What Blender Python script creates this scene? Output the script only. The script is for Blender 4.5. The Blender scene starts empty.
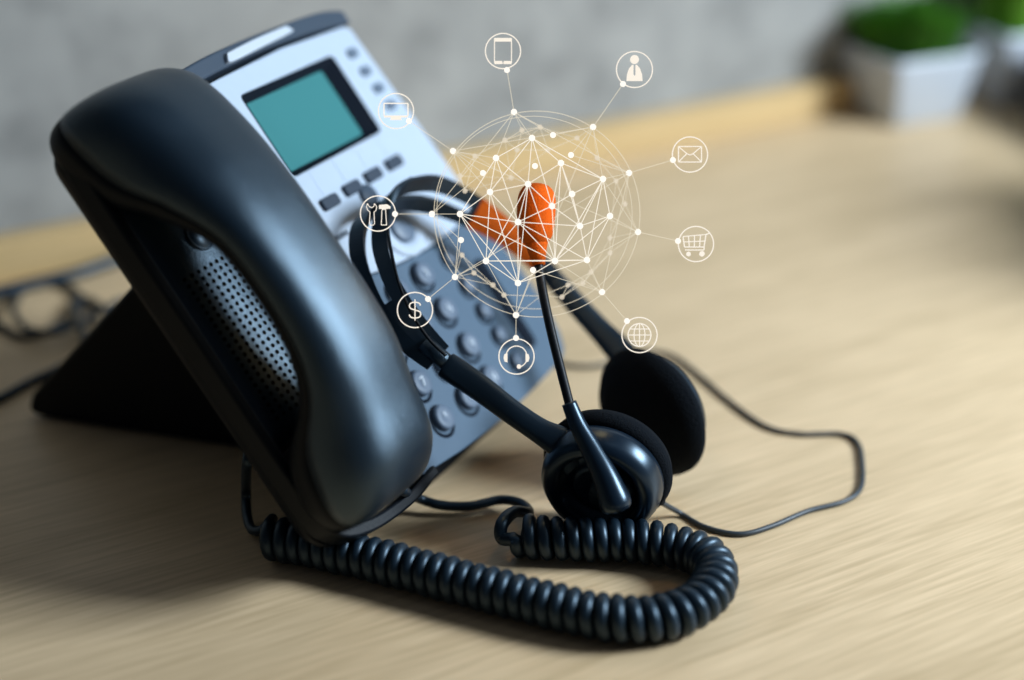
import bpy, bmesh, math, random
from mathutils import Vector, Matrix
random.seed(7)
V = Vector
SC = bpy.context.scene
COL = SC.collection

# ------------------------------------------------------------------ camera, world, lights, exposure
F_PX = 1707.0; PITCH = math.radians(25); CAM_H = .32
cam = bpy.data.cameras.new('camera'); cam_o = bpy.data.objects.new('camera', cam); COL.objects.link(cam_o)
cam_o.location = (0, 0, CAM_H); cam_o.rotation_euler = (math.radians(90) - PITCH, 0, 0)
cam.sensor_width = 36; cam.lens = 36 * F_PX / 1024; cam.clip_start = .01
cam.dof.use_dof = True; cam.dof.focus_distance = .592; cam.dof.aperture_fstop = 2.7
SC.camera = cam_o

SC.view_settings.view_transform = 'Standard'; SC.view_settings.look = 'None'
SC.view_settings.gamma = 1; SC.view_settings.exposure = 0.0
SC.view_settings.use_curve_mapping = False
w = bpy.data.worlds.new('world'); SC.world = w; w.use_nodes = True
w.node_tree.nodes['Background'].inputs[0].default_value = (.62, .74, 1, 1)
w.node_tree.nodes['Background'].inputs[1].default_value = .042

def area(name, loc, target, size, power, color, sy=None):
    l = bpy.data.lights.new(name, 'AREA'); l.energy = power; l.color = color
    l.shape = 'RECTANGLE'; l.size = size; l.size_y = sy or size
    o = bpy.data.objects.new(name, l); COL.objects.link(o); o.location = loc
    o.rotation_euler = (V(target) - V(loc)).to_track_quat('-Z', 'Y').to_euler()
    return o
area('window_light', (.98, .52, .62), (.05, .6, .03), .36, 25, (.76, .89, 1), .34)
area('overhead_fill_light', (.35, .1, 1.9), (.25, .7, 0),   .9, .7, (.80, .90, 1), .6)  # added overhead fill that lifts the shadows, no fixture seen

# ------------------------------------------------------------------ geometry of the place
C0 = V((0, 0, CAM_H))
FW = V((0, math.cos(PITCH), -math.sin(PITCH))); RT = V((1, 0, 0)); UP = V((0, math.sin(PITCH), math.cos(PITCH)))
def ray(u, v): return FW + RT * ((u - 512) / F_PX) - UP * ((v - 340) / F_PX)
def at(u, v, z=0.0):
    d = ray(u, v); return C0 + d * ((z - CAM_H) / d.z)
def dp(u, v, d): return C0 + ray(u, v) * d
AZ = math.radians(27.5); TILT = math.radians(52)
PW = V((math.sin(AZ), math.cos(AZ), 0)); PB = V((-math.cos(AZ), math.sin(AZ), 0)); ZZ = V((0, 0, 1))
PU = PB * math.cos(TILT) + ZZ * math.sin(TILT); PN = -PB * math.sin(TILT) + ZZ * math.cos(TILT)
P0 = at(568, 350, .02)
def ph(w_, u_, n_): return P0 + PW * w_ + PU * u_ + PN * n_
def phb(w_, b_, z_): 
    p = P0 + PW * w_ + PB * b_; return V((p.x, p.y, z_))

# ------------------------------------------------------------------ materials
def mat(name, color, rough=.5, spec=.5, metal=0, noise=0, nscale=200, bump=0, bscale=800, emit=None, coat=0, tint=None):
    m = bpy.data.materials.new(name); m.use_nodes = True; nt = m.node_tree; b = nt.nodes['Principled BSDF']
    b.inputs['Base Color'].default_value = (*color, 1); b.inputs['Roughness'].default_value = rough
    b.inputs['Specular IOR Level'].default_value = spec; b.inputs['Metallic'].default_value = metal
    b.inputs['Coat Weight'].default_value = coat
    if tint: b.inputs['Specular Tint'].default_value = (*tint, 1)
    tc = nt.nodes.new('ShaderNodeTexCoord')
    if noise:
        n = nt.nodes.new('ShaderNodeTexNoise'); n.inputs['Scale'].default_value = nscale; n.inputs['Detail'].default_value = 5
        nt.links.new(tc.outputs['Object'], n.inputs['Vector'])
        mx = nt.nodes.new('ShaderNodeMixRGB'); mx.inputs[1].default_value = (*[c * (1 - noise) for c in color], 1)
        mx.inputs[2].default_value = (*[min(1, c * (1 + noise)) for c in color], 1)
        nt.links.new(n.outputs['Fac'], mx.inputs[0]); nt.links.new(mx.outputs[0], b.inputs['Base Color'])
    if bump:
        n2 = nt.nodes.new('ShaderNodeTexNoise'); n2.inputs['Scale'].default_value = bscale; n2.inputs['Detail'].default_value = 3
        nt.links.new(tc.outputs['Object'], n2.inputs['Vector'])
        bp = nt.nodes.new('ShaderNodeBump'); bp.inputs['Strength'].default_value = bump; bp.inputs['Distance'].default_value = .0004
        nt.links.new(n2.outputs['Fac'], bp.inputs['Height']); nt.links.new(bp.outputs[0], b.inputs['Normal'])
    if emit:
        b.inputs['Emission Color'].default_value = (*emit[0], 1); b.inputs['Emission Strength'].default_value = emit[1]
    return m
M_SHELL = mat('handset_black_plastic', (.004, .010, .018), .33, 1.0, bump=.45, bscale=2000, tint=(.58, .80, 1))
M_BLACK = mat('black_plastic', (.0022, .0045, .008), .45, .18, bump=.2, bscale=1200)
M_MATTE = mat('matte_black_plastic', (.003, .008, .015), .40, .50, tint=(.58, .80, 1))
M_CUP = mat('glossy_black_plastic', (.004, .010, .02), .30, .65, tint=(.58, .80, 1))
M_CORD = mat('black_cord_rubber', (.005, .012, .021), .40, .60, tint=(.58, .80, 1))
M_FOAM = mat('black_foam', (.004, .006, .009), .95, .1, bump=1, bscale=1500)
M_SILVER = mat('silver_plastic', (.42, .50, .61), .5, .25, noise=.03)
M_GREY = mat('blue_grey_plastic', (.065, .11, .165), .5, .3, noise=.04)
M_TOPBAR = mat('dark_grey_plastic', (.035, .055, .085), .5, .3)
M_KEY = mat('grey_key_rubber', (.10, .14, .20), .45, .4)
M_KEYLIT = mat('pale_key_print', (.55, .62, .70), .5)
M_SOFT = mat('soft_key_rubber', (.035, .05, .075), .6, .2)
M_RIM = mat('display_frame_dark', (.006, .010, .018), .8, .08)
M_LCD = mat('display_green', (.050, .195, .205), .7, .02)
M_LAMP = mat('lamp_clear_plastic', (.50, .56, .64), .35)
M_LINE = mat('print_grey', (.42, .50, .62), .5)
M_HOLE = mat('hole_black', (.001, .001, .001), .9, .1)
M_ORANGE = mat('orange_glow_paint', (.46, .082, .008), .9, .05, bump=.6, bscale=1500, noise=.15, nscale=500)  # overlay glow painted as orange onto black foam and band
M_WIRE = mat('grey_thin_cable', (.03, .04, .05), .45)
M_STEEL = mat('steel_slider', (.45, .5, .58), .3, .5, metal=1)
M_POT = mat('white_ceramic', (.50, .54, .60), .4, .5)
M_SOIL = mat('soil', (.03, .02, .012), .95, noise=.5, nscale=150)
M_LEAF = mat('grass_green', (.06, .20, .015), .5, .3, noise=.4, nscale=60)
M_LEAF2 = mat('pale_green_leaf', (.14, .34, .025), .5, .3, noise=.25, nscale=40)
M_NAVY = mat('dark_navy_box', (.02, .035, .07), .5, noise=.1)
def mat_glow(name, col, strength, alpha=1.0):
    m = bpy.data.materials.new(name); m.use_nodes = True; nt = m.node_tree; nt.nodes.clear()
    o = nt.nodes.new('ShaderNodeOutputMaterial'); e = nt.nodes.new('ShaderNodeEmission'); t = nt.nodes.new('ShaderNodeBsdfTransparent'); x = nt.nodes.new('ShaderNodeMixShader')
    e.inputs[0].default_value = (*col, 1); e.inputs[1].default_value = strength; x.inputs[0].default_value = alpha
    nt.links.new(t.outputs[0], x.inputs[1]); nt.links.new(e.outputs[0], x.inputs[2]); nt.links.new(x.outputs[0], o.inputs[0]); return m
M_GLOW = mat_glow('white_light_line', (1, .92, .80), 1.0, .95)
M_GLOWMESH = mat_glow('mesh_light_line', (1, .92, .78), 1.0, .8)
M_GLOWDIM = mat_glow('dim_light_line', (1, .90, .70), .85, .45)
M_NODE = mat_glow('white_light_node', (1, .95, .86), 1.1)
M_NODEDIM = mat_glow('dim_light_node', (1, .88, .70), .8, .5)

WALL_ANG = math.atan2(.228, .380)       # direction of the back wall on the plan
def mat_wood(name, light, dark, scale=1.0, rot=WALL_ANG, rough=.42):
    m = bpy.data.materials.new(name); m.use_nodes = True; nt = m.node_tree; b = nt.nodes['Principled BSDF']
    N = nt.nodes.new; L = nt.links.new
    g = N('ShaderNodeNewGeometry')
    r = N('ShaderNodeMapping'); r.inputs['Rotation'].default_value = (0, 0, -rot); L(g.outputs['Position'], r.inputs[0])
    s1 = N('ShaderNodeMapping'); s1.inputs['Scale'].default_value = (3.0, 38, 38); L(r.outputs[0], s1.inputs[0])
    n1 = N('ShaderNodeTexNoise'); n1.inputs['Scale'].default_value = 1.0 * scale; n1.inputs['Detail'].default_value = 7
    n1.inputs['Roughness'].default_value = .6; n1.inputs['Distortion'].default_value = .6; L(s1.outputs[0], n1.inputs['Vector'])
    s2 = N('ShaderNodeMapping'); s2.inputs['Scale'].default_value = (26, 480, 480); L(r.outputs[0], s2.inputs[0])
    n2 = N('ShaderNodeTexNoise'); n2.inputs['Scale'].default_value = 1.0 * scale; n2.inputs['Detail'].default_value = 4; L(s2.outputs[0], n2.inputs['Vector'])
    s3 = N('ShaderNodeMapping'); s3.inputs['Scale'].default_value = (1.0, 9, 9); L(r.outputs[0], s3.inputs[0])
    n3 = N('ShaderNodeTexNoise'); n3.inputs['Scale'].default_value = 1.0; n3.inputs['Detail'].default_value = 3; L(s3.outputs[0], n3.inputs['Vector'])
    r1 = N('ShaderNodeMapRange'); r1.inputs[1].default_value = .3; r1.inputs[2].default_value = .72; L(n1.outputs['Fac'], r1.inputs[0])
    r2 = N('ShaderNodeMapRange'); r2.inputs[1].default_value = .35; r2.inputs[2].default_value = .7; L(n2.outputs['Fac'], r2.inputs[0])
    r3 = N('ShaderNodeMapRange'); r3.inputs[1].default_value = .3; r3.inputs[2].default_value = .7; L(n3.outputs['Fac'], r3.inputs[0])
    a1 = N('ShaderNodeMath'); a1.operation = 'MULTIPLY'; a1.inputs[1].default_value = .40; L(r1.outputs[0], a1.inputs[0])
    a2 = N('ShaderNodeMath'); a2.operation = 'MULTIPLY_ADD'; a2.inputs[1].default_value = .42; L(r2.outputs[0], a2.inputs[0]); L(a1.outputs[0], a2.inputs[2])
    a3 = N('ShaderNodeMath'); a3.operation = 'MULTIPLY_ADD'; a3.inputs[1].default_value = .18; L(r3.outputs[0], a3.inputs[0]); L(a2.outputs[0], a3.inputs[2])
    mx = N('ShaderNodeMixRGB'); mx.inputs[1].default_value = (*light, 1); mx.inputs[2].default_value = (*dark, 1)
    L(a3.outputs[0], mx.inputs[0]); L(mx.outputs[0], b.inputs['Base Color'])
    b.inputs['Roughness'].default_value = rough; b.inputs['Specular IOR Level'].default_value = .35
    bp = N('ShaderNodeBump'); bp.inputs['Strength'].default_value = .25; bp.inputs['Distance'].default_value = .0003
    L(n2.outputs['Fac'], bp.inputs['Height']); L(bp.outputs[0], b.inputs['Normal'])
    return m
M_DESK = mat_wood('light_oak_laminate', (.80, .595, .375), (.43, .305, .165))
M_LIP = mat_wood('light_oak_edge', (.66, .47, .24), (.48, .32, .14))

def mat_wall():
    m = bpy.data.materials.new('grey_concrete'); m.use_nodes = True; nt = m.node_tree; b = nt.nodes['Principled BSDF']
    N = nt.nodes.new; L = nt.links.new
    g = N('ShaderNodeNewGeometry')
    n1 = N('ShaderNodeTexNoise'); n1.inputs['Scale'].default_value = 9; n1.inputs['Detail'].default_value = 6; n1.inputs['Roughness'].default_value = .6
    n2 = N('ShaderNodeTexNoise'); n2.inputs['Scale'].default_value = 38; n2.inputs['Detail'].default_value = 4
    for n in (n1, n2): L(g.outputs['Position'], n.inputs['Vector'])
    r1 = N('ShaderNodeMapRange'); r1.inputs[1].default_value = .35; r1.inputs[2].default_value = .68; L(n1.outputs['Fac'], r1.inputs[0])
    r2 = N('ShaderNodeMapRange'); r2.inputs[1].default_value = .45; r2.inputs[2].default_value = .75; L(n2.outputs['Fac'], r2.inputs[0])
    mu = N('ShaderNodeMath'); mu.operation = 'MULTIPLY_ADD'; mu.inputs[1].default_value = .5; L(r2.outputs[0], mu.inputs[0])
    mh = N('ShaderNodeMath'); mh.operation = 'MULTIPLY'; mh.inputs[1].default_value = .6; L(r1.outputs[0], mh.inputs[0]); L(mh.outputs[0], mu.inputs[2])
    mx = N('ShaderNodeMixRGB'); mx.inputs[1].default_value = (.375, .365, .345, 1); mx.inputs[2].default_value = (.17, .168, .162, 1)
    L(mu.outputs[0], mx.inputs[0]); L(mx.outputs[0], b.inputs['Base Color']); b.inputs['Roughness'].default_value = .85
    return m
M_WALL = mat_wall()

# ------------------------------------------------------------------ builders
def empty(name, loc, label=None, cat=None, group=None):
    o = bpy.data.objects.new(name, None); COL.objects.link(o); o.location = loc; o.empty_display_size = .01
    if label: o['label'] = label
    if cat: o['category'] = cat
    if group: o['group'] = group
    return o
def off(o):
    t = V((0, 0, 0))
    while o: t += o.location; o = o.parent
    return t
def obj(name, bm, material, parent=None, origin=None, smooth=True, label=None, cat=None, group=None, kind=None, bevel=0, subsurf=0):
    bmesh.ops.recalc_face_normals(bm, faces=bm.faces[:])
    if origin is None:
        c = V((0, 0, 0))
        for v in bm.verts: c += v.co
        origin = c / max(1, len(bm.verts))
    origin = V(origin)
    for v in bm.verts: v.co -= origin
    me = bpy.data.meshes.new(name); bm.to_mesh(me); bm.free()
    if smooth:
        for p in me.polygons: p.use_smooth = True
    me.materials.append(material)
    o = bpy.data.objects.new(name, me); COL.objects.link(o)
    if parent: o.parent = parent; o.location = origin - off(parent)
    else: o.location = origin
    if bevel:
        b = o.modifiers.new('bevel', 'BEVEL'); b.width = bevel; b.segments = 3; b.limit_method = 'ANGLE'; b.angle_limit = math.radians(40)
    if subsurf:
        b = o.modifiers.new('sub', 'SUBSURF'); b.levels = subsurf; b.render_levels = subsurf
    if smooth and bevel:
        me.set_sharp_from_angle(angle=math.radians(60))
    if label: o['label'] = label
    if cat: o['category'] = cat
    if group: o['group'] = group
    if kind: o['kind'] = kind
    return o

def spline(pts, n=12, closed=False):
    """Catmull-Rom through tuples of any length"""
    P = [tuple(p) for p in pts]; out = []; L = len(P); segs = L if closed else L - 1
    for i in range(segs):
        p0 = P[(i - 1) % L] if closed else P[max(i - 1, 0)]
        p1 = P[i % L]; p2 = P[(i + 1) % L] if closed else P[i + 1]
        p3 = P[(i + 2) % L] if closed else P[min(i + 2, L - 1)]
        for k in range(n):
            t = k / n
            out.append(tuple(.5 * ((2 * b) + (-a + c) * t + (2 * a - 5 * b + 4 * c - d) * t * t + (-a + 3 * b - 3 * c + d) * t ** 3)
                             for a, b, c, d in zip(p0, p1, p2, p3)))
    if not closed: out.append(P[-1])
    return out

def add_tube(bm, pts, rad, seg=10, closed=False, caps=True):
    pts = [V(p[:3]) for p in pts]; n = len(pts)
    rs = rad if isinstance(rad, (list, tuple)) else [rad] * n
    rings = []; prev = None
    for i, p in enumerate(pts):
        if closed: t = pts[(i + 1) % n] - pts[(i - 1) % n]
        else: t = pts[min(i + 1, n - 1)] - pts[max(i - 1, 0)]
        t.normalize()
        if prev is None:
            a = t.orthogonal().normalized()
        else:
            a = prev - t * prev.dot(t)
            a = a.normalized() if a.length > 1e-6 else t.orthogonal().normalized()
        prev = a; b = t.cross(a)
        rings.append([bm.verts.new(p + (a * math.cos(k * math.tau / seg) + b * math.sin(k * math.tau / seg)) * rs[i]) for k in range(seg)])
    m = n if closed else n - 1
    for i in range(m):
        A, B = rings[i], rings[(i + 1) % n]
        for k in range(seg): bm.faces.new((A[k], A[(k + 1) % seg], B[(k + 1) % seg], B[k]))
    if not closed and caps:
        bm.faces.new(rings[0][::-1]); bm.faces.new(rings[-1])

def tube(name, pts, rad, material, parent=None, seg=10, closed=False, **k):
    bm = bmesh.new(); add_tube(bm, pts, rad, seg, closed); return obj(name, bm, material, parent, **k)

def add_loft(bm, rings, cap=True):
    R = [[bm.verts.new(V(p)) for p in r] for r in rings]; n = len(R[0])
    for i in range(len(R) - 1):
        for k in range(n): bm.faces.new((R[i][k], R[i][(k + 1) % n], R[i + 1][(k + 1) % n], R[i + 1][k]))
    if cap: bm.faces.new(R[0][::-1]); bm.faces.new(R[-1])

def add_prism(bm, pts, h0, h1, frame):
    """pts: 2-D outline; frame(a, b, h) -> world"""
    lo = [bm.verts.new(frame(a, b, h0)) for a, b in pts]; hi = [bm.verts.new(frame(a, b, h1)) for a, b in pts]
    n = len(pts)
    bm.faces.new(lo[::-1]); bm.faces.new(hi)
    for k in range(n): bm.faces.new((lo[k], lo[(k + 1) % n], hi[(k + 1) % n], hi[k]))

def rrect(w0, w1, u0, u1, r, n=6):
    out = []
    for cx, cy, a0 in ((w1 - r, u1 - r, 0), (w0 + r, u1 - r, 90), (w0 + r, u0 + r, 180), (w1 - r, u0 + r, 270)):
        for k in range(n + 1):
            a = math.radians(a0 + 90 * k / n); out.append((cx + r * math.cos(a), cy + r * math.sin(a)))
    return out

def add_lathe(bm, c, axis, prof, seg=48, xa=None):
    """prof: (h, r) along axis"""
    axis = V(axis).normalized(); a = (xa or axis.orthogonal()).normalized(); b = axis.cross(a)
    rings = []
    for h, r in prof:
        if r < 1e-7: rings.append([bm.verts.new(c + axis * h)]); continue
        rings.append([bm.verts.new(c + axis * h + (a * math.cos(k * math.tau / seg) + b * math.sin(k * math.tau / seg)) * r) for k in range(seg)])
    for i in range(len(rings) - 1):
        A, B = rings[i], rings[i + 1]
        for k in range(seg):
            k2 = (k + 1) % seg
            if len(A) == 1 and len(B) == 1: continue
            if len(A) == 1: bm.faces.new((A[0], B[k2], B[k]))
            elif len(B) == 1: bm.faces.new((A[k], A[k2], B[0]))
            else: bm.faces.new((A[k], A[k2], B[k2], B[k]))

def lathe(name, c, axis, prof, material, parent=None, seg=48, **k):
    bm = bmesh.new(); add_lathe(bm, V(c), axis, prof, seg); return obj(name, bm, material, parent, **k)

# ------------------------------------------------------------------ setting: desk, back lip, wall
WD = V((math.cos(WALL_ANG), math.sin(WALL_ANG), 0)); WN = V((math.sin(WALL_ANG), -math.cos(WALL_ANG), 0))   # along, towards the room
LB = at(0, 285)                                    # foot of the lip
def wl(a, b, z): return LB + WD * a + WN * b + V((0, 0, z))   # along, out from lip foot, height
bm = bmesh.new()
add_prism(bm, [(-1.0, -.0142), (1.7, -.0142), (1.7, 1.5), (-1.0, 1.5)], -.03, 0, lambda a, b, h: wl(a, b, h))
obj('desk', bm, M_DESK, bevel=.001, smooth=False, label='light oak desk top that carries the telephone, headset and plants', cat='desk')
bm = bmesh.new()
add_prism(bm, [(-1.0, -.014), (1.7, -.014), (1.7, 0), (-1.0, 0)], .0, .021, lambda a, b, h: wl(a, b, h))
obj('trim_1', bm, M_LIP, bevel=.0015, smooth=False, kind='structure')
bm = bmesh.new()
add_prism(bm, [(-1.2, -.10), (2.0, -.10), (2.0, -.0145), (-1.2, -.0145)], -.75, 1.5, lambda a, b, h: wl(a, b, h))
obj('wall_back', bm, M_WALL, smooth=False, kind='structure')

# ------------------------------------------------------------------ desk phone
phone = empty('desk_phone', phb(-.09, .06, 0), 'silver and blue-grey office desk phone with green display, tilted on a black stand', 'telephone')
# body slab (black) with cradle on the left
def fr(a, b, h): return ph(a, b, h)
body_out = []
for (a, b) in rrect(-.1725, -.004, .004, .162, .008): body_out.append((a, b - (.003 if a < -.1 and b < .02 else 0) + (.0025 * math.sin(math.pi * max(0, min(1, -a / .1725))) if b > .1 else 0)))
bm = bmesh.new()
n = len(body_out)
def inset(pts, d):
    cx, cy = -.086, .082
    return [(x + d * (1 if x < cx else -1), y + d * (1 if y < cy else -1)) for x, y in pts]
add_loft(bm, [[fr(a, b, -.017) for a, b in inset(body_out, .006)], [fr(a, b, -.0145) for a, b in inset(body_out, .002)],
              [fr(a, b, -.010) for a, b in body_out], [fr(a, b, -.008) for a, b in body_out]])
obj('lower_body', bm, M_BLACK, phone, bevel=.0008)
# cradle walls: left rim, bottom lip, top lip
def rimpath(inner, outer, h0, h1, name, m):
    bm = bmesh.new()
    k = len(inner)
    lo_i = [bm.verts.new(fr(a, b, h0)) for a, b in inner]; hi_i = [bm.verts.new(fr(a, b, h1)) for a, b in inner]
    lo_o = [bm.verts.new(fr(a, b, h0)) for a, b in outer]; hi_o = [bm.verts.new(fr(a, b, h1)) for a, b in outer]
    for i in range(k - 1):
        for A, B in ((lo_i, hi_i), (hi_i, hi_o), (hi_o, lo_o), (lo_o, lo_i)):
            bm.faces.new((A[i], A[i + 1], B[i + 1], B[i]))
    for i in (0, k - 1): bm.faces.new((lo_i[i], hi_i[i], hi_o[i], lo_o[i]))
    return obj(name, bm, m, phone, bevel=.0009)
outer = spline([(-.110, .167), (-.160, .1635), (-.1735, .154), (-.1745, .08), (-.1745, .02), (-.170, .004), (-.155, -.003), (-.130, -.005), (-.110, -.003)], 8)
inner = spline([(-.110, .162), (-.158, .159), (-.1685, .151), (-.1700, .08), (-.1700, .021), (-.166, .0085), (-.154, .0015), (-.130, -.0008), (-.110, .0008)], 8)
rimpath(inner, outer, -.0078, .0005, 'cradle_rim', M_BLACK)
# raised loudspeaker bridge between ear and mouth seats
rings = []
for u_, s in ((.036, .0), (.039, .75), (.044, 1), (.08, 1.0), (.130, 1), (.142, .75), (.146, 0)):
    r = []
    for k in range(15):
        t = k / 14; a = -.168 + .048 * t
        hgt = -.008 + s * (.0085 * (math.sin(math.pi * min(1, max(0, t))) ** .55) if 0 < t < 1 else 0)
        r.append(fr(a, u_, hgt))
    r.append(fr(-.120, u_, -.0085)); r.append(fr(-.168, u_, -.0085)); rings.append(r)
bm = bmesh.new(); add_loft(bm, rings)
bridge = obj('speaker_bridge', bm, M_SHELL, phone)
bm = bmesh.new()
def bh(a): 
    t = (a + .168) / .048; return -.008 + .0085 * math.sin(math.pi * t) ** .55
for i in range(22):
    for j in range(11):
        a = -.1605 + j * .00295; u_ = .047 + i * .00262 + .0 * (j % 2)
        d = .0005; nn = (PW * -(bh(a + d) - bh(a - d)) / (2 * d) + PN).normalized()
        c = fr(a, u_, bh(a)) + nn * .00012
        x = (PW - nn * PW.dot(nn)).normalized(); y = nn.cross(x)
        bm.faces.new([bm.verts.new(c + (x * math.cos(k * math.tau / 8) + y * math.sin(k * math.tau / 8)) * .00082) for k in range(8)])
obj('speaker_holes', bm, M_HOLE, bridge, smooth=False)
lathe('hook_tab', fr(-.1455, .1125, .0006), PN, [(-.001, .0058), (.0004, .0058), (.0004, .0052), (.0000, .0052), (.0000, .0048), (.0006, .0044), (.0006, 0)], M_MATTE, phone, seg=28)
# face plate
def face_frame(bowtop=True):
    pts = []
    for a, b in rrect(-.1165, 0, .0, .1575, .006):
        bul = .006 * math.exp(-((b - .025) / .022) ** 2) if a > -.05 else 0
        pts.append((a + bul, b))
    return pts
lowp = [(-.1165, 0.0)] + [(-.1165, .073)] + spline([(-.1165, .0735), (-.09, .0715), (-.066, .0678), (-.04, .0662), (-.015, .067), (.0012, .0695)], 5) + \
       [(.002, .06), (.0055, .040), (.0062, .024), (.004, .008)] + [(.0005, .0015), (-.004, -.001), (-.03, -.003), (-.06, -.0038), (-.09, -.0025)]
bm = bmesh.new(); add_prism(bm, lowp, -.0085, -.0012, fr); obj('keypad_panel', bm, M_GREY, phone, bevel=.0012)
upp = spline([(-.1165, .0739), (-.09, .0719), (-.066, .0682), (-.04, .0666), (-.015, .0674), (.0012, .0699)], 5) + [(.0006, .09), (-.0045, .157), (-.008, .159), (-.05, .1605), (-.09, .159), (-.1165, .157)]
# silver panel with a window for the display: built from four pieces around the opening, welded as one mesh
LX0, LX1, LY0, LY1 = -.0862, -.0252, .1150, .1502
def split_prism(bm, pts, h0, h1):
    add_prism(bm, pts, h0, h1, fr)
bm = bmesh.new(); add_prism(bm, upp, -.0085, 0, fr)
silver = obj('display_panel', bm, M_SILVER, phone)
cut = bmesh.new(); add_prism(cut, rrect(LX0, LX1, LY0, LY1, .002), -.0045, .003, fr)
# cut the opening with a boolean evaluated here, then drop the cutter
cutter = obj('cutter', cut, M_RIM)
bo = silver.modifiers.new('cut', 'BOOLEAN'); bo.operation = 'DIFFERENCE'; bo.object = cutter; bo.solver = 'EXACT'
bpy.context.view_layer.update()
ev = silver.evaluated_get(bpy.context.evaluated_depsgraph_get()); nm = bpy.data.meshes.new_from_object(ev)
silver.modifiers.clear(); silver.data = nm
bpy.data.objects.remove(cutter)
for p in silver.data.polygons: p.use_smooth = False
b_ = silver.modifiers.new('bevel', 'BEVEL'); b_.width = .0007; b_.segments = 2; b_.limit_method = 'ANGLE'
# display: dark frame inside opening, wider right side painting in its inner shadow, green glass
def ringprism(o0, o1, o2, o3, iw, h0, h1, htop_in):
    bm = bmesh.new()
    O = rrect(o0, o1, o2, o3, .002); I = rrect(o0 + iw[0], o1 - iw[1], o2 + iw[2], o3 - iw[3], .0015)
    n = len(O)
    ho = [bm.verts.new(fr(a, b, h1)) for a, b in O]; hi = [bm.verts.new(fr(a, b, htop_in)) for a, b in I]
    lo = [bm.verts.new(fr(a, b, h0)) for a, b in O]; li = [bm.verts.new(fr(a, b, h0)) for a, b in I]
    for k in range(n):
        j = (k + 1) % n
        bm.faces.new((ho[k], ho[j], hi[j], hi[k])); bm.faces.new((lo[k], lo[j], ho[j], ho[k])); bm.faces.new((hi[k], hi[j], li[j], li[k])); bm.faces.new((li[k], li[j], lo[j], lo[k]))
    return bm
disp = obj('display', ringprism(LX0 + .0001, LX1 - .0001, LY0 + .0001, LY1 - .0001, (.002, .006, .0025, .003), -.0044, .0002, -.0038), M_RIM, phone, smooth=False)
bm = bmesh.new(); add_prism(bm, rrect(LX0 + .0015, LX1 - .0055, LY0 + .002, LY1 - .0025, .001), -.0044, -.0039, fr)
obj('screen', bm, M_LCD, disp, smooth=False, label='flat green display glass')
# top bar and message lamp
tb_o = spline([(-.1175, .1655), (-.09, .168), (-.055, .1685), (-.02, .1675), (-.0045, .1645)], 6); tb_i = spline([(-.0045, .1585), (-.02, .1605), (-.055, .162), (-.09, .161), (-.1175, .159)], 6)
bm = bmesh.new(); add_prism(bm, tb_o + tb_i, -.0085, .0018, fr); obj('top_bar', bm, M_TOPBAR, phone, bevel=.001)
bm = bmesh.new()
add_prism(bm, spline([(-.083, .1655), (-.065, .1665), (-.044, .1668)], 5) + spline([(-.042, .1645), (-.044, .1638), (-.064, .1628), (-.083, .1620), (-.0845, .1635)], 5), .001, .0034, fr)
obj('message_lamp', bm, M_LAMP, phone, bevel=.0008, label='clear white message lamp strip')
# soft keys with guide lines
for i, (a, u_) in enumerate(((-.0774, .1005), (-.0617, .1010), (-.0463, .1014), (-.0307, .1016))):
    bm = bmesh.new(); add_prism(bm, rrect(a - .0052, a + .0052, u_ - .0024, u_ + .0024, .0014), -.0005, .0016, fr)
    obj('soft_key', bm, M_SOFT, phone, bevel=.0005)
    bm = bmesh.new(); add_prism(bm, [(a - .0003, u_ + .0035), (a + .0003, u_ + .0035), (a + .0003, LY0 - .001), (a - .0003, LY0 - .001)], 0, .0001, fr)
    obj('guide_line', bm, M_LINE, phone, smooth=False)
for (a, u_) in ((-.0132, .1475), (-.0124, .1388), (-.0113, .1305), (-.0106, .1222)):
    bm = bmesh.new(); add_prism(bm, rrect(a - .0034, a + .0034, u_ - .0021, u_ + .0021, .0019), -.0005, .0008, fr)
    obj('side_key', bm, M_KEY, phone, bevel=.0004)
# navigation keys
lathe('navigation_ring', fr(-.0497, .0790, 0), PN, [(-.001, .0125), (.0004, .0125), (.0010, .0118), (.0010, .0075), (.0002, .0070)], M_SILVER, phone, seg=36)
lathe('navigation_key', fr(-.0497, .0785, 0), PN, [(-.001, .0062), (.0014, .0062), (.0020, .0054), (.0016, 0)], M_KEY, phone, seg=32)
lathe('round_key', fr(-.0555, .0955, 0), PN, [(-.001, .0046), (.0010, .0046), (.0014, .004), (.0012, 0)], M_TOPBAR, phone, seg=28)
for a, t in ((-.0885, 'w'),):
    for k in range(6):
        bm = bmesh.new(); add_prism(bm, [(a + k * .0019, .0868), (a + k * .0019 + .0012, .0868), (a + k * .0019 + .0012, .0888), (a + k * .0019, .0888)], 0, .00012, fr)
        obj('printed_mark', bm, M_RIM, phone, smooth=False)
def text_mesh(body, size, frame_c, ex, ey, nrm, thick=.00012):
    cu = bpy.data.curves.new('t', 'FONT'); cu.body = body; cu.size = size; cu.align_x = 'CENTER'; cu.align_y = 'CENTER'
    to = bpy.data.objects.new('t', cu); COL.objects.link(to); bpy.context.view_layer.update()
    me = bpy.data.meshes.new_from_object(to.evaluated_get(bpy.context.evaluated_depsgraph_get()))
    bm = bmesh.new(); bm.from_mesh(me); bpy.data.objects.remove(to); bpy.data.meshes.remove(me); bpy.data.curves.remove(cu)
    for v in bm.verts: v.co = frame_c + ex * v.co.x + ey * v.co.y + nrm * thick
    return bm
keyspec = []
chars = [['1', '4', '7', '*'], ['2', '5', '8', '0'], ['3', '6', '9', '#']]
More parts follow.
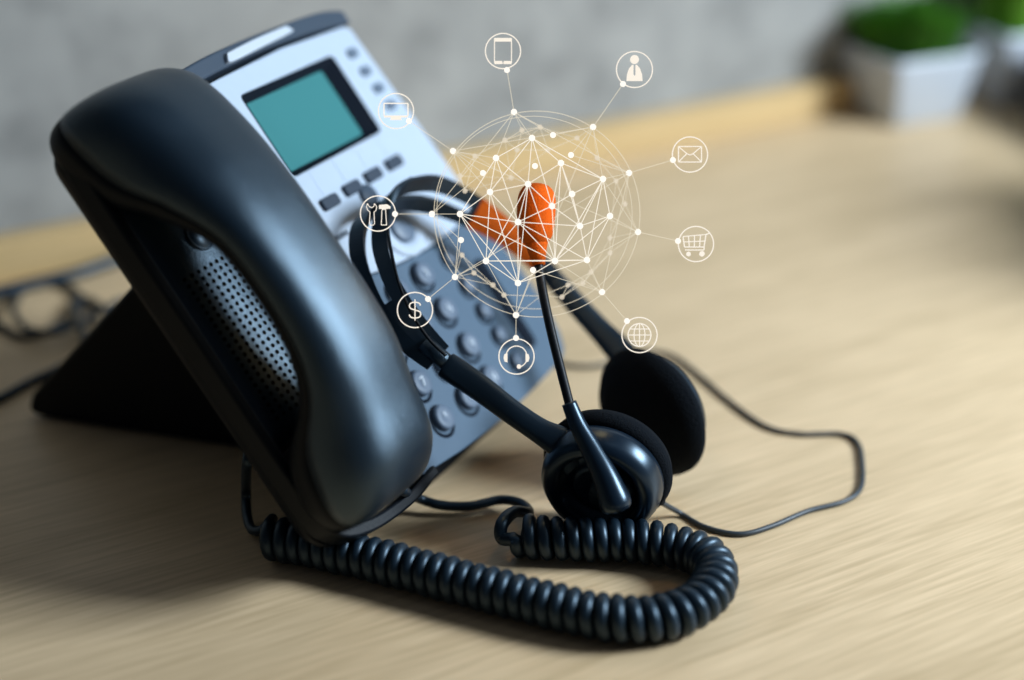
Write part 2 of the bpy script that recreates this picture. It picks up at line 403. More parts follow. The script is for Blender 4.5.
for ci, a in enumerate((-.0908, -.0718, -.0533)):
    for ri, u_ in enumerate((.0590, .0430, .0267, .0115)):
        keyspec.append((a, u_, chars[ci][ri]))
for u_ in (.0590, .0458, .0338, .0226, .0100): keyspec.append((-.0325, u_, ''))
for a, u_, ch in keyspec:
    rx = .0052 if ch else .0036
    well = lathe('key_well_shade', fr(a - .0006, u_ - .0008, -.0012), PN, [(-.0008, rx + .0014), (.0001, rx + .0014), (.0001, rx), (-.0008, rx)], M_RIM, phone, seg=28)  # well ring shifted to lower left, painting in the key's shadow
    if ch:
        k = lathe('dial_key', fr(a, u_, -.0012), PN, [(-.001, .0050), (.0016, .0050), (.0024, .0046), (.0027, .0038), (.0024, .0015), (.0023, 0)], M_KEY, phone, seg=28)
        obj('key_digit', text_mesh(ch, .0052, fr(a, u_, -.0012 + .0027), PW, PU, PN), M_KEYLIT, k, smooth=False)
    else:
        lathe('feature_key', fr(a, u_, -.0012), PN, [(-.001, .0036), (.0014, .0036), (.0021, .0032), (.0022, 0)], M_KEY, phone, seg=24)
bm = bmesh.new(); add_prism(bm, rrect(-.0215, -.0140, .010, .052, .0035), -.002, -.0004, fr); obj('dark_key_bar', bm, M_RIM, phone, bevel=.0005)  # long dark bar right of the feature keys
# stand: solid wedge behind the body
prof = spline([(.176, .0015), (.1835, .003), (.181, .011)], 3) + [(.0905, .1035), (.0855, .1055), (.030, .0330), (.034, .0)]
bm = bmesh.new(); add_prism(bm, [(p[0], p[1]) for p in prof], -.120, -.012, lambda b, z, w_: phb(w_ if w_ > -.05 else w_ + .22 * max(0, .165 - b) * max(0, 1 - z / .08), b, z))
stand = obj('stand', bm, M_BLACK, phone, bevel=.003)
bm = bmesh.new(); add_lathe(bm, phb(-.1222, .090, .078), -PW, [(-.001, .016), (.0006, .016), (.001, .014), (-.0004, .0125), (-.0006, 0)], 36)
obj('cable_recess', bm, M_MATTE, stand)
bm = bmesh.new(); add_prism(bm, [(.012, 0), (.030, 0), (.034, .02), (.014, .013)], -.110, -.02, lambda b, z, w_: phb(w_, b, z))
obj('front_foot', bm, M_BLACK, phone, bevel=.001)

# ------------------------------------------------------------------ handset
hs = empty('phone_handset', ph(-.152, .0, -.008), 'glossy blue-black telephone handset lying in the cradle of the desk phone', 'handset')
def lerp_table(tab, x):
    for (x0, *a), (x1, *b) in zip(tab, tab[1:]):
        if x0 <= x <= x1:
            t = (x - x0) / (x1 - x0); t = t * t * (3 - 2 * t)
            return [p + (q - p) * t for p, q in zip(a, b)]
    return list(tab[0][1:]) if x < tab[0][0] else list(tab[-1][1:])
# u, half width, top n, bottom n, centre w
HT = [(.003, .0215, .028, -.0040, -.1555), (.018, .0235, .0350, -.0060, -.155), (.033, .0225, .0385, -.002, -.154), (.048, .0205, .0420, .0160, -.153), (.064, .0190, .0440, .0235, -.153),
      (.086, .0186, .0445, .0255, -.1535), (.106, .0198, .0435, .0230, -.1535), (.124, .0225, .0405, .008, -.1525), (.138, .0245, .0365, -.009, -.151), (.152, .0250, .0320, -.0145, -.151), (.168, .0240, .0240, -.0150, -.151)]
U0, U1 = .003, .168
def hs_section(u_, e=1.0, n=40):
    hw, tp, bt, cw = lerp_table_lin(u_)
    return hw, tp, bt, cw
def cr(tab, x):
    # catmull-rom in table
    xs = [r[0] for r in tab]
    i = max(0, min(len(tab) - 2, next((k for k in range(len(tab) - 1) if x <= xs[k + 1]), len(tab) - 2)))
    t = (x - xs[i]) / (xs[i + 1] - xs[i])
    a, b, c, d = tab[max(i - 1, 0)], tab[i], tab[i + 1], tab[min(i + 2, len(tab) - 1)]
    return [.5 * ((2 * q) + (-p + r) * t + (2 * p - 5 * q + 4 * r - s) * t * t + (-p + 3 * q - 3 * r + s) * t ** 3) for p, q, r, s in zip(a[1:], b[1:], c[1:], d[1:])]
def handset_shell(which):
    rings = []; NST = 64
    for i in range(NST + 1):
        s = i / NST; s2 = .5 - .5 * math.cos(math.pi * s)       # denser at ends
        u_ = U0 + (U1 - U0) * s2
        hw, tp, bt, cw = cr(HT, u_)
        d = min(u_ - U0, U1 - u_); R_ = .015
        e = 1.0 if d >= R_ else max(.02, (1 - ((R_ - d) / R_) ** 3.2)) ** (1 / 3.2)
        seam = bt + (tp - bt) * .42
        # ends round in towards the seam
        hw2 = hw * (.55 + .45 * e) if e < 1 else hw
        hw2 = hw * max(.05, e) ** .55
        tp2 = seam + (tp - seam) * e; bt2 = seam + (bt - seam) * e
        r = []
        K = 26
        ex = 2.0 / 3.1
        sg = lambda x: 1 if x >= 0 else -1
        if which == 'top':
            for k in range(K + 1):
                th = math.pi * k / K; c, sn = math.cos(th), math.sin(th)
                r.append(ph(cw + hw2 * sg(c) * abs(c) ** (.5 if c > 0 else .78), u_, seam + .0003 + (tp2 - seam) * abs(sn) ** (.56 if c > 0 else .82)))
            ins = .0012
            for k in range(K, -1, -1):
                th = math.pi * k / K; c, sn = math.cos(th), math.sin(th)
                r.append(ph(cw + (hw2 * .9) * sg(c) * abs(c) ** ex, u_, seam + .0003 + (tp2 - seam) * .5 * abs(sn) ** ex))
        else:
            for k in range(K + 1):
                th = math.pi + math.pi * k / K; c, sn = math.cos(th), math.sin(th)
                r.append(ph(cw + (hw2 - .0011) * sg(c) * abs(c) ** (2 / 3.2), u_, seam - .0003 - (seam - bt2) * abs(sn) ** (2 / 3.2)))
            for k in range(K, -1, -1):
                th = math.pi + math.pi * k / K; c, sn = math.cos(th), math.sin(th)
                r.append(ph(cw + hw2 * .9 * sg(c) * abs(c) ** ex, u_, seam - .0003 - (seam - bt2) * .4 * abs(sn) ** ex))
        rings.append(r)
    bm = bmesh.new(); add_loft(bm, rings); return bm
obj('upper_shell', handset_shell('top'), M_SHELL, hs)
obj('lower_shell', handset_shell('low'), M_BLACK, hs)

# ------------------------------------------------------------------ headset
A = dp(603, 475, .598); AX = V((.30, .93, .16)).normalized()
Bc = dp(651, 413, .637); BX = V((.72, .68, .10)).normalized()
A.z = .0234; Bc.z = .0262
head = empty('headset', V(((A.x + Bc.x) / 2, (A.y + Bc.y) / 2, 0)), 'black call-centre headset with a boom microphone in painted orange glow, leaning on the phone keypad', 'headset')
# front cup (outer side seen)
cup = lathe('ear_cup', A, AX, [(-.0050, 0), (-.0062, .0075), (-.0068, .0086), (-.0050, .0096), (-.0034, .0110), (-.0034, .0128), (-.0075, .0142), (-.0095, .0162), (-.0088, .0188), (-.0058, .0208), (-.0015, .0217), (.001, .0217), (.002, .0205), (.002, 0)], M_CUP, head, seg=72)
lathe('ear_pad', A, AX, [(.0022, 0), (.0022, .0205), (.0032, .0226), (.0062, .0236), (.0095, .0226), (.0115, .0195), (.0112, .012), (.0095, .006), (.0092, 0)], M_FOAM, cup, seg=72)
# far cup (foam side seen)
fcup = lathe('ear_cup', Bc, BX, [(.002, 0), (.002, .0205), (.004, .0215), (.008, .0200), (.0105, .0150), (.0115, 0)], M_MATTE, head, seg=64)
lathe('ear_pad', Bc, BX, [(-.0085, 0), (-.0088, .008), (-.0080, .016), (-.0052, .0220), (-.001, .0255), (.0012, .0258), (.003, .0240), (.003, 0)], M_FOAM, fcup, seg=72)
# band
BW = (RT * .74 + UP * .60 + FW * .1).normalized()
def ribbon(pts, widths, thick, slot=None, holes=()):
    bm = bmesh.new(); P = [V(p) for p in pts]; n = len(P)
    cols = [-1, -.2, .2, 1]; gr = []
    for i, p in enumerate(P):
        t = (P[min(i + 1, n - 1)] - P[max(i - 1, 0)]).normalized(); w_ = (BW - t * BW.dot(t)).normalized(); nr = t.cross(w_)
        row = []
        for sd in (-1, 1):
            r = []
            for c in cols: r.append(bm.verts.new(p + w_ * c * widths[i] + nr * sd * (thick / 2) * (1 if abs(c) < .9 else .55)))
            row.append(r)
        gr.append(row)
    for i in range(n - 1):
        mid = slot and slot[0] <= i < slot[1]
        for c in range(3):
            if c == 1 and mid: continue
            for s in (0, 1):
                a, b, d, e = gr[i][s][c], gr[i][s][c + 1], gr[i + 1][s][c + 1], gr[i + 1][s][c]
                bm.faces.new((a, b, d, e) if s else (e, d, b, a))
        for c in ([0, 3] + ([1, 2] if mid else [])):
            bm.faces.new((gr[i][0][c], gr[i + 1][0][c], gr[i + 1][1][c], gr[i][1][c]))
        if slot and i in slot:
            bm.faces.new((gr[i][0][1], gr[i][0][2], gr[i][1][2], gr[i][1][1]))
    for i in (0, n - 1):
        for c in range(3): bm.faces.new((gr[i][0][c], gr[i][0][c + 1], gr[i][1][c + 1], gr[i][1][c]))
    return bm
band_px = [(438, 358, .6045, 16), (412, 334, .606, 20), (393, 310, .608, 21), (378, 281, .611, 20), (369, 250, .615, 20), (371, 222, .621, 21), (383, 203, .629, 22),
           (402, 195, .638, 22), (430, 194, .649, 21), (462, 206, .659, 18), (494, 225, .666, 14), (525, 249, .670, 11), (556, 281, .671, 9.5)]
sp = spline(band_px, 8)
pts = [dp(u, v, d) for u, v, d, w_ in sp]; ws = [w_ * d / F_PX for u, v, d, w_ in sp]
i0 = min(range(len(sp)), key=lambda i: (sp[i][0] - 388) ** 2 + (sp[i][1] - 303) ** 2); i1 = min(range(len(sp)), key=lambda i: (sp[i][0] - 470) ** 2 + (sp[i][1] - 210) ** 2)
band = obj('headband', ribbon(pts, ws, .0026, (i0, i1)), M_MATTE, head, smooth=False)
# warm overlay glow painted orange on the black band near the microphone
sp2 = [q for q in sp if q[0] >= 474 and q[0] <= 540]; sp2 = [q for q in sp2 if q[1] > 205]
obj('band_glow_paint', ribbon([dp(u, v, d) for u, v, d, w_ in sp2], [w_ * d / F_PX * 1.03 for u, v, d, w_ in sp2], .0036), M_ORANGE, band, smooth=False, label='orange glow painted on the black headband')
# thin wire that runs along the band
wire_px = [(446, 356, .6), (428, 338, .6), (411, 312, .601), (399, 284, .603), (392, 255, .606), (388, 232, .611), (386, 214, .617), (389, 198, .624), (398, 186, .631), (412, 178, .638)]
tube('band_wire', [dp(*q) for q in spline(wire_px, 6)], .0006, M_BLACK, band, seg=8)
# front slider and arm
tube('slider', [dp(*q) for q in [(424, 343, .605), (438, 356, .6045), (452, 368, .604)]], [.0034, .0034, .0034], M_SHELL, head, seg=12)
def arm(px, name):
    sp = spline(px, 8); P = [dp(u, v, d) for u, v, d, a, b in sp]; rings = []
    n = len(P)
    for i, p in enumerate(P):
        t = (P[min(i + 1, n - 1)] - P[max(i - 1, 0)]).normalized(); w_ = (BW - t * BW.dot(t)).normalized(); nr = t.cross(w_)
        a, b = sp[i][3] * sp[i][2] / F_PX, sp[i][4] * sp[i][2] / F_PX
        r = []
        for k in range(20):
            th = k * math.tau / 20; c, s = math.cos(th), math.sin(th); e = .7
            r.append(p + w_ * a * math.copysign(abs(c) ** e, c) + nr * b * math.copysign(abs(s) ** e, s))
        rings.append(r)
    bm = bmesh.new(); add_loft(bm, rings); return obj(name, bm, M_MATTE, head)
arm([(446, 365, .6035, 13.5, 8), (452, 369, .603, 14, 9), (480, 388, .601, 13.5, 9), (512, 412, .599, 12.5, 9), (540, 431, .597, 13, 9), (562, 444, .595, 17, 9), (580, 462, .596, 20, 7)], 'arm')
arm([(552, 277, .671, 10, 5), (575, 303, .670, 11, 6), (600, 330, .668, 12, 6), (618, 349, .665, 14, 6), (636, 372, .661, 15, 6), (652, 398, .658, 14, 5)], 'arm')
# microphone boom
sl = [dp(*q) for q in spline([(618, 512, .580), (613, 496, .580), (604, 474, .581), (590, 447, .583), (578, 425, .584), (569, 403, .585)], 6)]
tube('boom_sleeve', sl, [(.0026 + .0036 * (1 - k / 30) ** 1.3) * (1 if k > 5 else (1 - ((5 - k) / 5.3) ** 2.4) ** .5) for k in range(31)], M_CUP, head, seg=24)
lathe('boom_pivot', dp(611, 492, .590), AX, [(-.004, 0), (-.004, .0070), (.003, .0078), (.006, .0078), (.006, 0)], M_MATTE, head, seg=36)
tube('boom', [dp(*q) for q in spline([(570, 406, .585), (562, 375, .588), (552, 335, .592), (544, 298, .596), (539, 268, .600), (537, 240, .602)], 8)], .00165, M_BLACK, head, seg=14)
mr = []
mc = dp(536, 215, .602); ma = (dp(537, 190, .602) - dp(535, 240, .602)).normalized()
ms_ = ma.cross(FW).normalized(); mf = ma.cross(ms_)
L_ = .0112
for i in range(25):
    s = -1 + 2 * i / 24; s = math.sin(s * math.pi / 2); e = max(.02, 1 - abs(s) ** 3.4) ** (1 / 2.6)
    rr = .0068 * (1 + .05 * s)
    mr.append([mc + ma * (s * L_) + (ms_ * math.cos(k * math.tau / 28) + mf * math.sin(k * math.tau / 28)) * rr * e for k in range(28)])
bm = bmesh.new(); add_loft(bm, mr)
obj('microphone_foam', bm, M_ORANGE, head, label='black foam microphone tip with the overlay glow painted in orange')
tube('microphone_neck', [dp(*q) for q in [(539, 265, .600), (537, 250, .601), (536, 236, .602)]], [.0022, .0034, .0048], M_ORANGE, head, seg=16, label='neck under the microphone foam with the overlay glow painted in orange')
# headset cable on the desk
cz = .0011
cp = [dp(652, 492, .606), dp(658, 500, .607), at(680, 513, .0016), at(705, 527, cz), at(740, 534, cz), at(772, 526, cz), at(808, 511, cz), at(845, 501, cz), at(861, 487, cz), at(862, 460, cz), at(857, 442, cz), at(840, 434, cz),
      at(800, 434, cz), at(765, 426, cz), at(728, 400, cz), at(700, 376, cz), at(672, 356, cz), at(640, 352, cz), at(605, 364, cz), at(575, 366, cz), at(545, 360, cz)]
tube('headset_cable', spline(cp, 8), .0010, M_WIRE, head, seg=8)
tube('cable_boot', [dp(648, 487, .604), dp(656, 497, .606), dp(663, 503, .607)], [.0022, .0018, .0013], M_BLACK, head, seg=10)

# ------------------------------------------------------------------ coiled cord
HZ = .0079
axis_px = [(270, 538), (300, 543), (350, 554), (400, 566), (450, 579), (500, 592), (550, 605), (600, 616), (640, 619), (678, 613), (704, 598), (716, 577), (708, 559), (686, 549), (655, 543), (620, 540), (585, 539), (550, 538), (518, 535)]
ax = [V(p) for p in spline([tuple(at(u, v, HZ)) for u, v in axis_px], 24)]
cum = [0]
for a, b in zip(ax, ax[1:]): cum.append(cum[-1] + (b - a).length)
TOT = cum[-1]
def on_axis(s):
    s = max(0, min(TOT - 1e-7, s))
    lo, hi = 0, len(cum) - 1
    while hi - lo > 1:
        m = (lo + hi) // 2
        if cum[m] <= s: lo = m
        else: hi = m
    t = (s - cum[lo]) / (cum[hi] - cum[lo]); return ax[lo].lerp(ax[hi], t)
PITCHC = .0049; HR = .0055; WR = .0024
helix = []; turns = TOT / PITCHC; NS = 20
for i in range(int(turns * NS) + 1):
    s = i / NS * PITCHC
    c = on_axis(s); t = (on_axis(s + .002) - on_axis(s - .002)).normalized(); x = ZZ; y = t.cross(x).normalized()
    ph_ = math.tau * i / NS
    wob = 1 + .03 * math.sin(s * 310)
    helix.append(c + (x * math.cos(ph_) + y * math.sin(ph_)) * HR * wob)
h0, h1 = helix[0], helix[-1]
head_tail = [tuple(q) for q in (dp(250, 440, .60), dp(247, 462, .592), at(246, 490, .012), at(247, 515, .005), at(252, 529, .004), at(262, 530, .006))]
lead_in = [V(p) for p in spline(head_tail + [tuple(at(272, 519, .010)), tuple(h0)], 8)]
tail = [h1, at(502, 538, .008), at(502, 524, .012), at(514, 512, .012), at(529, 512, .008), at(520, 503, .006), at(500, 500, .004), at(470, 506, .0035), at(440, 505, .004), at(415, 497, .008), dp(402, 490, .583)]
lead_out = [V(p) for p in spline([tuple(p) for p in tail], 8)]
path = lead_in[:-1] + helix + lead_out[1:]
nl, nh = len(lead_in) - 1, len(helix)
rads = [.0018 + (WR - .0018) * max(0, min(1, 1 - (nl - i) / 10 if i < nl else (1 if i < nl + nh else 1 - (i - nl - nh - 18) / 14))) for i in range(len(path))]
cord = tube('coiled_cord', path, rads, M_CORD, seg=10, label='thick black coiled handset cord curling across the desk in front of the phone', cat='cord')
# make the coil part thicker than the straight ends
# second straight cord looping under the handset bottom

# ------------------------------------------------------------------ cables behind the phone on the left
def desk_cable(name, px, r, label, zs=None):
    P = [tuple(at(u, v, (zs[i] if zs else r))) for i, (u, v) in enumerate(px)]
    return tube(name, spline(P, 8), r, M_CORD, seg=8, label=label, cat='cable')
desk_cable('network_cable', [(-60, 306), (0, 292), (40, 282), (80, 272), (115, 260), (150, 250), (190, 246)], .0030, 'thick black cable running along the foot of the wooden lip')
desk_cable('tangled_cable', [(-30, 312), (0, 325), (22, 336), (50, 330), (75, 313), (80, 296), (62, 284), (38, 282), (20, 292), (14, 312), (30, 330), (60, 331), (90, 318), (120, 302), (150, 296)], .0017,
           'thin black cable tangled in loops on the desk left of the stand', [.0017] * 9 + [.0055] * 2 + [.0055, .003, .0017, .0017])
desk_cable('power_cable', [(-40, 415), (0, 398), (30, 382), (60, 368), (85, 352), (80, 325), (72, 305), (90, 300), (115, 318), (140, 320)], .0019, 'black cable bending up from the left edge beside the stand', [.0019] * 4 + [.0019, .0056, .0019, .0019, .0052, .0019])

# ------------------------------------------------------------------ plants
def pot_plant(name, c, size, htop, rotz, label, leafm, nblade, bh_, spread, group, wide=.0011):
    root = empty(name, c, label, 'potted plant')
    rz = Matrix.Rotation(rotz, 3, 'Z')
    def rect(s, z): return [c + rz @ V((x, y, 0)) + V((0, 0, z)) for x, y in rrect(-s, s, -s, s, s * .22, 5)]
    bm = bmesh.new()
    add_loft(bm, [rect(size * .74, 0), rect(size * .78, .002), rect(size * .98, htop * .92), rect(size, htop), rect(size * .93, htop), rect(size * .90, htop * .9), rect(size * .80, htop * .5)])
    obj('pot', bm, M_POT, root)
    bm = bmesh.new(); add_loft(bm, [rect(size * .80, htop * .55), rect(size * .87, htop * .84)]); obj('soil', bm, M_SOIL, root, smooth=False)
    bm = bmesh.new(); rnd = random.Random(5)
    for i in range(nblade):
        a = rnd.uniform(0, math.tau); r = size * .8 * math.sqrt(rnd.random())
        b0 = c + V((r * math.cos(a), r * math.sin(a), htop * .82)); lean = V((math.cos(a), math.sin(a), 0)) * (r / size) * spread * rnd.uniform(.5, 1.3) + V((rnd.uniform(-1, 1), rnd.uniform(-1, 1), 0)) * .004
        h_ = bh_ * rnd.uniform(.6, 1.05) * (1 - .25 * (r / size))
        side = V((math.cos(a + 1.5 + rnd.uniform(-1, 1)), math.sin(a + 1.5), 0)).normalized() * wide
        prev = None
        for k in range(5):
            t = k / 4; p = b0 + V((0, 0, h_)) * (t - .15 * t * t) + lean * t * t; ww = side * (1 - .8 * t ** 2)
            cur = (bm.verts.new(p - ww), bm.verts.new(p + ww))
            if prev: bm.faces.new((prev[0], prev[1], cur[1], cur[0]))
            prev = cur
    obj('foliage', bm, leafm, root)
    return root
pc1 = at(905, 121); pot_plant('potted_grass', pc1 + V((.002, .018, 0)), .0335, .043, math.radians(24), 'small green grass in a square white pot, left of the two on the desk', M_LEAF, 1500, .046, .018, None)
pc2 = at(1000, 104); pot_plant('potted_succulent', pc2 + V((.012, .022, 0)), .031, .047, math.radians(20), 'pale green plant in a white pot cut by the right frame edge', M_LEAF2, 700, .10, .006, None, .0030)

q = at(1018, 115)
bm = bmesh.new(); add_prism(bm, [(q.x + .004, q.y), (.37, .832), (.54, .832), (q.x + .12, q.y + .03)], 0, .045, lambda a, b, h: V((a, b, h)))
add_prism(bm, [(.37, .70), (.50, .66), (.54, .83), (.37, .83)], 0, .125, lambda a, b, h: V((a, b, h)))  # taller unseen block added to cast the shadow at the right
obj('box_with_shadow_block', bm, M_NAVY, bevel=.003, smooth=False, origin=(q.x + .1, q.y - .08, 0), label='dark navy desk organizer just showing at the right frame edge beside the pots, plus an added unseen shadow block', cat='box')

# ------------------------------------------------------------------ overlay graphic built as added glowing lines: network globe and icons
K = .60 / F_PX
HC = dp(537, 214, .60)
def hp(u, v, d=0.0):            # a point in the upright plane of the overlay figure, d behind it
    return HC + RT * ((u - 537) * K) + UP * (-(v - 214) * K) + FW * d
GR = 103.0; SQ = .45
def on_globe(u, v, side):
    x, y = u - 537, v - 214; q = max(0, GR * GR - x * x - y * y)
    return dp(u, v, .60 + side * math.sqrt(q) * K * SQ)
globe = empty('graphic_globe', HC, 'overlay graphic of thin white glowing lines and dots forming a globe around the microphone', 'graphic globe')
front = [(532, 138), (496, 158), (561, 163), (528, 184), (490, 192), (603, 179), (572, 194), (552, 206), (460, 214), (610, 216), (518, 222), (580, 226), (555, 261), (587, 260), (486, 261), (518, 283)]
rim = [(453, 151), (514, 112), (593, 127), (629, 173), (638, 232), (602, 292), (516, 315), (455, 277), (432, 214)]
extra = [(483, 173), (535, 166), (553, 135), (571, 155), (461, 240), (533, 270)]
back = [(522, 130), (540, 127), (577, 138), (517, 150), (548, 150), (505, 140), (475, 156), (460, 176), (465, 191), (616, 181), (625, 204), (597, 158), (511, 178), (462, 255), (474, 273), (493, 285), (504, 295), (541, 296), (562, 297), (583, 283), (568, 285), (591, 272), (610, 253), (610, 238)]
FP = [on_globe(u, v, -1) for u, v in front]; RP = [on_globe(u, v, 0.0) for u, v in rim]; EP = [on_globe(u, v, -.5) for u, v in extra]; BP = [on_globe(u, v, 1) for u, v in back]
def add_ball(bm, c, r):
    bmesh.ops.create_icosphere(bm, subdivisions=2, radius=r, matrix=Matrix.Translation(c))
def ball(name, c, r, m, parent):
    bm = bmesh.new(); add_ball(bm, c, r); return obj(name, bm, m, parent)
for p in FP: ball('node', p, 3.3 * K, M_NODE, globe)
for p in RP: ball('node', p, 3.3 * K, M_NODE, globe)
for p in EP: ball('node', p, 3.1 * K, M_NODE, globe)
for p in BP: ball('faint_node', p, 2.7 * K, M_NODEDIM, globe)
edges = [(0, 1), (0, 2), (0, 3), (0, 4), (0, 5), (0, 7), (1, 3), (1, 4), (1, 8), (2, 5), (2, 3), (2, 11), (2, 12), (2, 7), (3, 4), (3, 7), (3, 10), (3, 12), (3, 14), (4, 8), (4, 10), (4, 15), (4, 14), (5, 6), (5, 9), (5, 11), (5, 13), (6, 7), (6, 11), (6, 2),
         (7, 10), (7, 12), (7, 11), (8, 10), (8, 14), (8, 12), (8, 15), (9, 11), (9, 13), (9, 12), (10, 11), (10, 12), (10, 13), (10, 14), (10, 15), (11, 13), (11, 12), (12, 13), (12, 15), (12, 14), (13, 15), (13, 14), (14, 15), (1, 10), (3, 15), (5, 12), (9, 5)]
bm = bmesh.new()
for a, b in edges: add_tube(bm, [FP[a], FP[b]], .45 * K, 5)
obj('front_lines', bm, M_GLOWMESH, globe)
bm = bmesh.new()
ALL = FP + EP
for i, p in enumerate(RP):
    for q in sorted(ALL, key=lambda q: (q - p).length)[:3]: add_tube(bm, [p, q], .36 * K, 5)
for i, p in enumerate(BP):
    for q in sorted(BP + RP, key=lambda q: (q - p).length)[1:5]: add_tube(bm, [p, q], .30 * K, 5)
for a, b in ((0, 4), (1, 8), (2, 6), (3, 7), (0, 2), (3, 5), (1, 3)): add_tube(bm, [RP[a], RP[b]], .4 * K, 5)
obj('faint_lines', bm, M_GLOWDIM, globe)
bm = bmesh.new()
add_tube(bm, [hp(537 + 103 * math.cos(k * math.tau / 96), 214 + 103 * math.sin(k * math.tau / 96)) for k in range(96)], .42 * K, 6, closed=True)
obj('outer_ring', bm, M_GLOWDIM, globe)
bm = bmesh.new()
nrm = (FW + UP * .28 * 1 + RT * .1).normalized(); e1 = nrm.orthogonal().normalized(); e2 = nrm.cross(e1)
add_tube(bm, [hp(534, 214) + (e1 * math.cos(k * math.tau / 96) + e2 * math.sin(k * math.tau / 96)) * 98 * K for k in range(96)], .38 * K, 6, closed=True)
obj('inner_ring', bm, M_GLOWDIM, globe)
l = bpy.data.lights.new('added_glow_lamp', 'POINT'); l.energy = .035; l.color = (1, .62, .24); l.shadow_soft_size = .012  # added warm lamp imitating the drawn glow and lighting the microphone
lo = bpy.data.objects.new('added_glow_lamp', l); COL.objects.link(lo); lo.parent = globe; lo.location = RT * .016 + UP * .010 - FW * .022

def icon(name, u, v, label, strokes=(), fills=(), dots=(), node=None, to=None, rad=17.6):
    root = empty(name, hp(u, v), label, 'glowing icon', 'round overlay icons around the graphic globe')
    bm = bmesh.new(); add_tube(bm, [hp(u + rad * math.cos(k * math.tau / 64), v + rad * math.sin(k * math.tau / 64)) for k in range(64)], .6 * K, 8, closed=True)
    obj('ring', bm, M_GLOW, root)
    bm = bmesh.new()
    for s in strokes:
        closed = s[0] == 'c'; r = s[1]; pts = s[2]
        if closed: pts = list(pts) + [pts[0]]
        pp = []
        for (x0, y0), (x1, y1) in zip(pts, pts[1:]):
            pp.append(((x0, y0), (x1, y1)))
        for a, b in pp: add_tube(bm, [hp(u + a[0], v + a[1]), hp(u + b[0], v + b[1])], r * .75 * K, 6)
    for f_ in fills:
        add_prism(bm, f_, -.6 * K, .6 * K, lambda a, b, h: hp(u + a, v + b, h))
    for (x, y, r) in dots:
        add_lathe(bm, hp(u + x, v + y), FW, [(-.8 * K, 0), (-.8 * K, r * K), (.8 * K, r * K), (.8 * K, 0)], 24)
    obj('symbol', bm, M_GLOW, root)
    if node:
        ball('node', hp(*node), 3.1 * K, M_NODE, root)
        bm = bmesh.new(); add_tube(bm, [hp(*node), hp(*to)], .4 * K, 5); obj('connecting_line', bm, M_GLOWDIM, root)
    return root
def circ(cx, cy, r, a0=0, a1=360, n=24, ry=None): return [(cx + r * math.cos(math.radians(a0 + (a1 - a0) * k / n)), cy + (ry or r) * math.sin(math.radians(a0 + (a1 - a0) * k / n))) for k in range(n + 1)]
icon('smartphone_icon', 503, 51, 'glowing ring around a mobile phone outline, topmost of the floating icons',
     strokes=[('c', .7, [(-8.5, -12.5), (8.5, -12.5), (8.5, 12), (-8.5, 12)])],
     fills=[[(-8.5, -13), (8.5, -13), (8.5, -9.5), (-8.5, -9.5)], [(-8.5, 10), (-.8, 10), (-.8, 13), (-8.5, 13)], [(.8, 10), (8.5, 10), (8.5, 13), (.8, 13)]], node=(507, 70), to=(514, 112))
icon('businessman_icon', 634.5, 69.5, 'glowing ring around a little head-and-shoulders figure with a tie',
     fills=[[(-8, 11.5), (-7.6, 5), (-5.5, -1), (-2.5, -4.5), (-1, -4.7), (-1, 5), (0, 6.5), (0, 11.5)], [(8, 11.5), (7.6, 5), (5.5, -1), (2.5, -4.5), (1, -4.7), (1, 5), (0, 6.5), (0, 11.5)]], dots=[(0, -10, 4.4)], node=(623, 84), to=(593, 127), rad=18)
icon('envelope_icon', 690, 154.5, 'glowing ring around an envelope outline', strokes=[('c', .75, [(-11.5, -8), (11.5, -8), (11.5, 7.5), (-11.5, 7.5)]), ('o', .7, [(-11, -7.5), (-3, -.8), (0, .6), (3, -.8), (11, -7.5)]), ('o', .7, [(-11, 7), (-3.5, -.5)]), ('o', .7, [(11, 7), (3.5, -.5)])], node=(673, 160), to=(629, 173))
icon('shopping_cart_icon', 696, 244, 'glowing ring around a shopping cart on two wheels', strokes=[('o', .8, [(-13, -7.5), (-11.5, 3), (8, 3), (10, -9.5), (14, -11)]), ('o', .7, [(-13, -7.5), (10, -9.5)]), ('o', .7, [(-12.3, -2), (8.5, -3)]), ('o', .7, [(-7.5, -8), (-6.7, 3)]), ('o', .7, [(-1.5, -8.6), (-1.7, 3)]), ('o', .7, [(4.5, -9), (3.5, 3)]), ('o', .8, [(8, 3), (8, 6), (-11, 6)])],
     dots=[(-7.5, 10, 2.3), (6, 9.8, 2.7)], node=(678, 241), to=(638, 232))
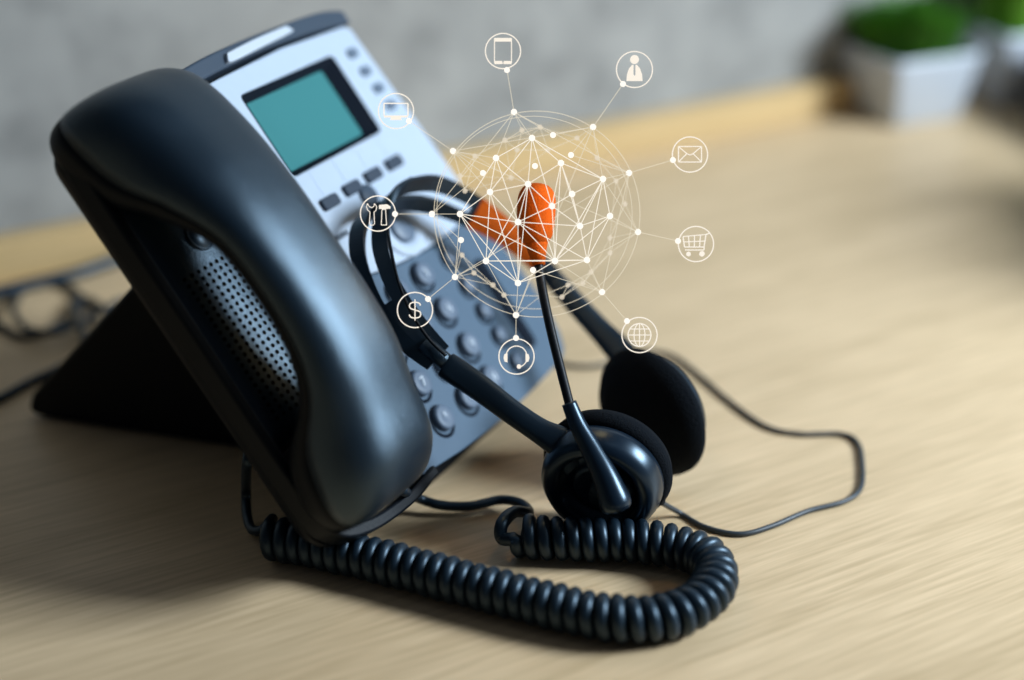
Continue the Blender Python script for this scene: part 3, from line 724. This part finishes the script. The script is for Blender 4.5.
icon('world_icon', 639.5, 335, 'glowing ring around a gridded world symbol, lowest on the right', strokes=[('o', .8, circ(0, 0, 11.5)), ('o', .65, circ(0, 0, 5.5, ry=11.5)), ('o', .65, [(0, -11.5), (0, 11.5)]), ('o', .65, [(-11.5, 0), (11.5, 0)]), ('o', .65, [(-9.8, -6), (9.8, -6)]), ('o', .65, [(-9.8, 6), (9.8, 6)])], node=(627, 321), to=(602, 292))
icon('headset_icon', 516.5, 356.5, 'glowing ring around a small headset symbol below the graphic globe', strokes=[('o', .8, circ(0, 0, 10.5, 180, 360)), ('o', .7, circ(0, 0, 11, 15, 80, 10))],
     fills=[[(-12, -2.5), (-9, -3), (-9, 6), (-12, 5), (-13, 1.5)], [(12, -2.5), (9, -3), (9, 6), (12, 5), (13, 1.5)]], dots=[(2.5, 10, 2.3)], node=(516, 338), to=(516, 315))
S_ = [(5.5, -4.5), (4.2, -6.8), (0, -7.8), (-4.2, -6.8), (-5.5, -4), (-4.2, -1.5), (0, 0), (4.4, 1.5), (5.8, 4.2), (4.4, 7), (0, 8), (-4.4, 7), (-5.8, 4.5)]
icon('dollar_icon', 415, 310, 'glowing ring around a dollar sign, in front of the headband', strokes=[('o', .9, [(q[0], q[1]) for q in spline(S_, 4)]), ('o', .8, [(0, -10.5), (0, 10.5)])], node=(428, 299), to=(455, 277))
icon('tools_icon', 378, 213.5, 'glowing ring around a wrench and a hammer, leftmost of the floating icons',
     strokes=[('c', .6, [(-10.5, -10), (-8.8, -7), (-6, -5.8), (-4.2, -7.2), (-3.5, -10), (-1.3, -7), (-2, -3), (-4, -1.5), (-3.4, 10), (-4.8, 11.7), (-7.5, 11.7), (-8.6, 10), (-8, -1.5), (-10.5, -3.5), (-11.5, -7)]), ('c', .6, [(4, -4), (7.6, -4), (8.6, 11.5), (3.2, 11.5)])],
     fills=[[(1, -8.5), (9, -9.3), (12.5, -7), (12.5, -5), (8, -4.5), (1, -4.5)]], node=(395, 214), to=(432, 214))
icon('monitor_icon', 396, 111, 'glowing ring around a computer monitor, beside the green display', strokes=[('c', .95, [(-12, -7.6), (12, -7.6), (12, 5), (-12, 5)])], fills=[[(-12, 4.5), (12, 4.5), (12, 6.5), (-12, 6.5)], [(-5, 6.5), (5, 6.5), (6, 9), (-6, 9)]], node=(409, 121), to=(453, 151))
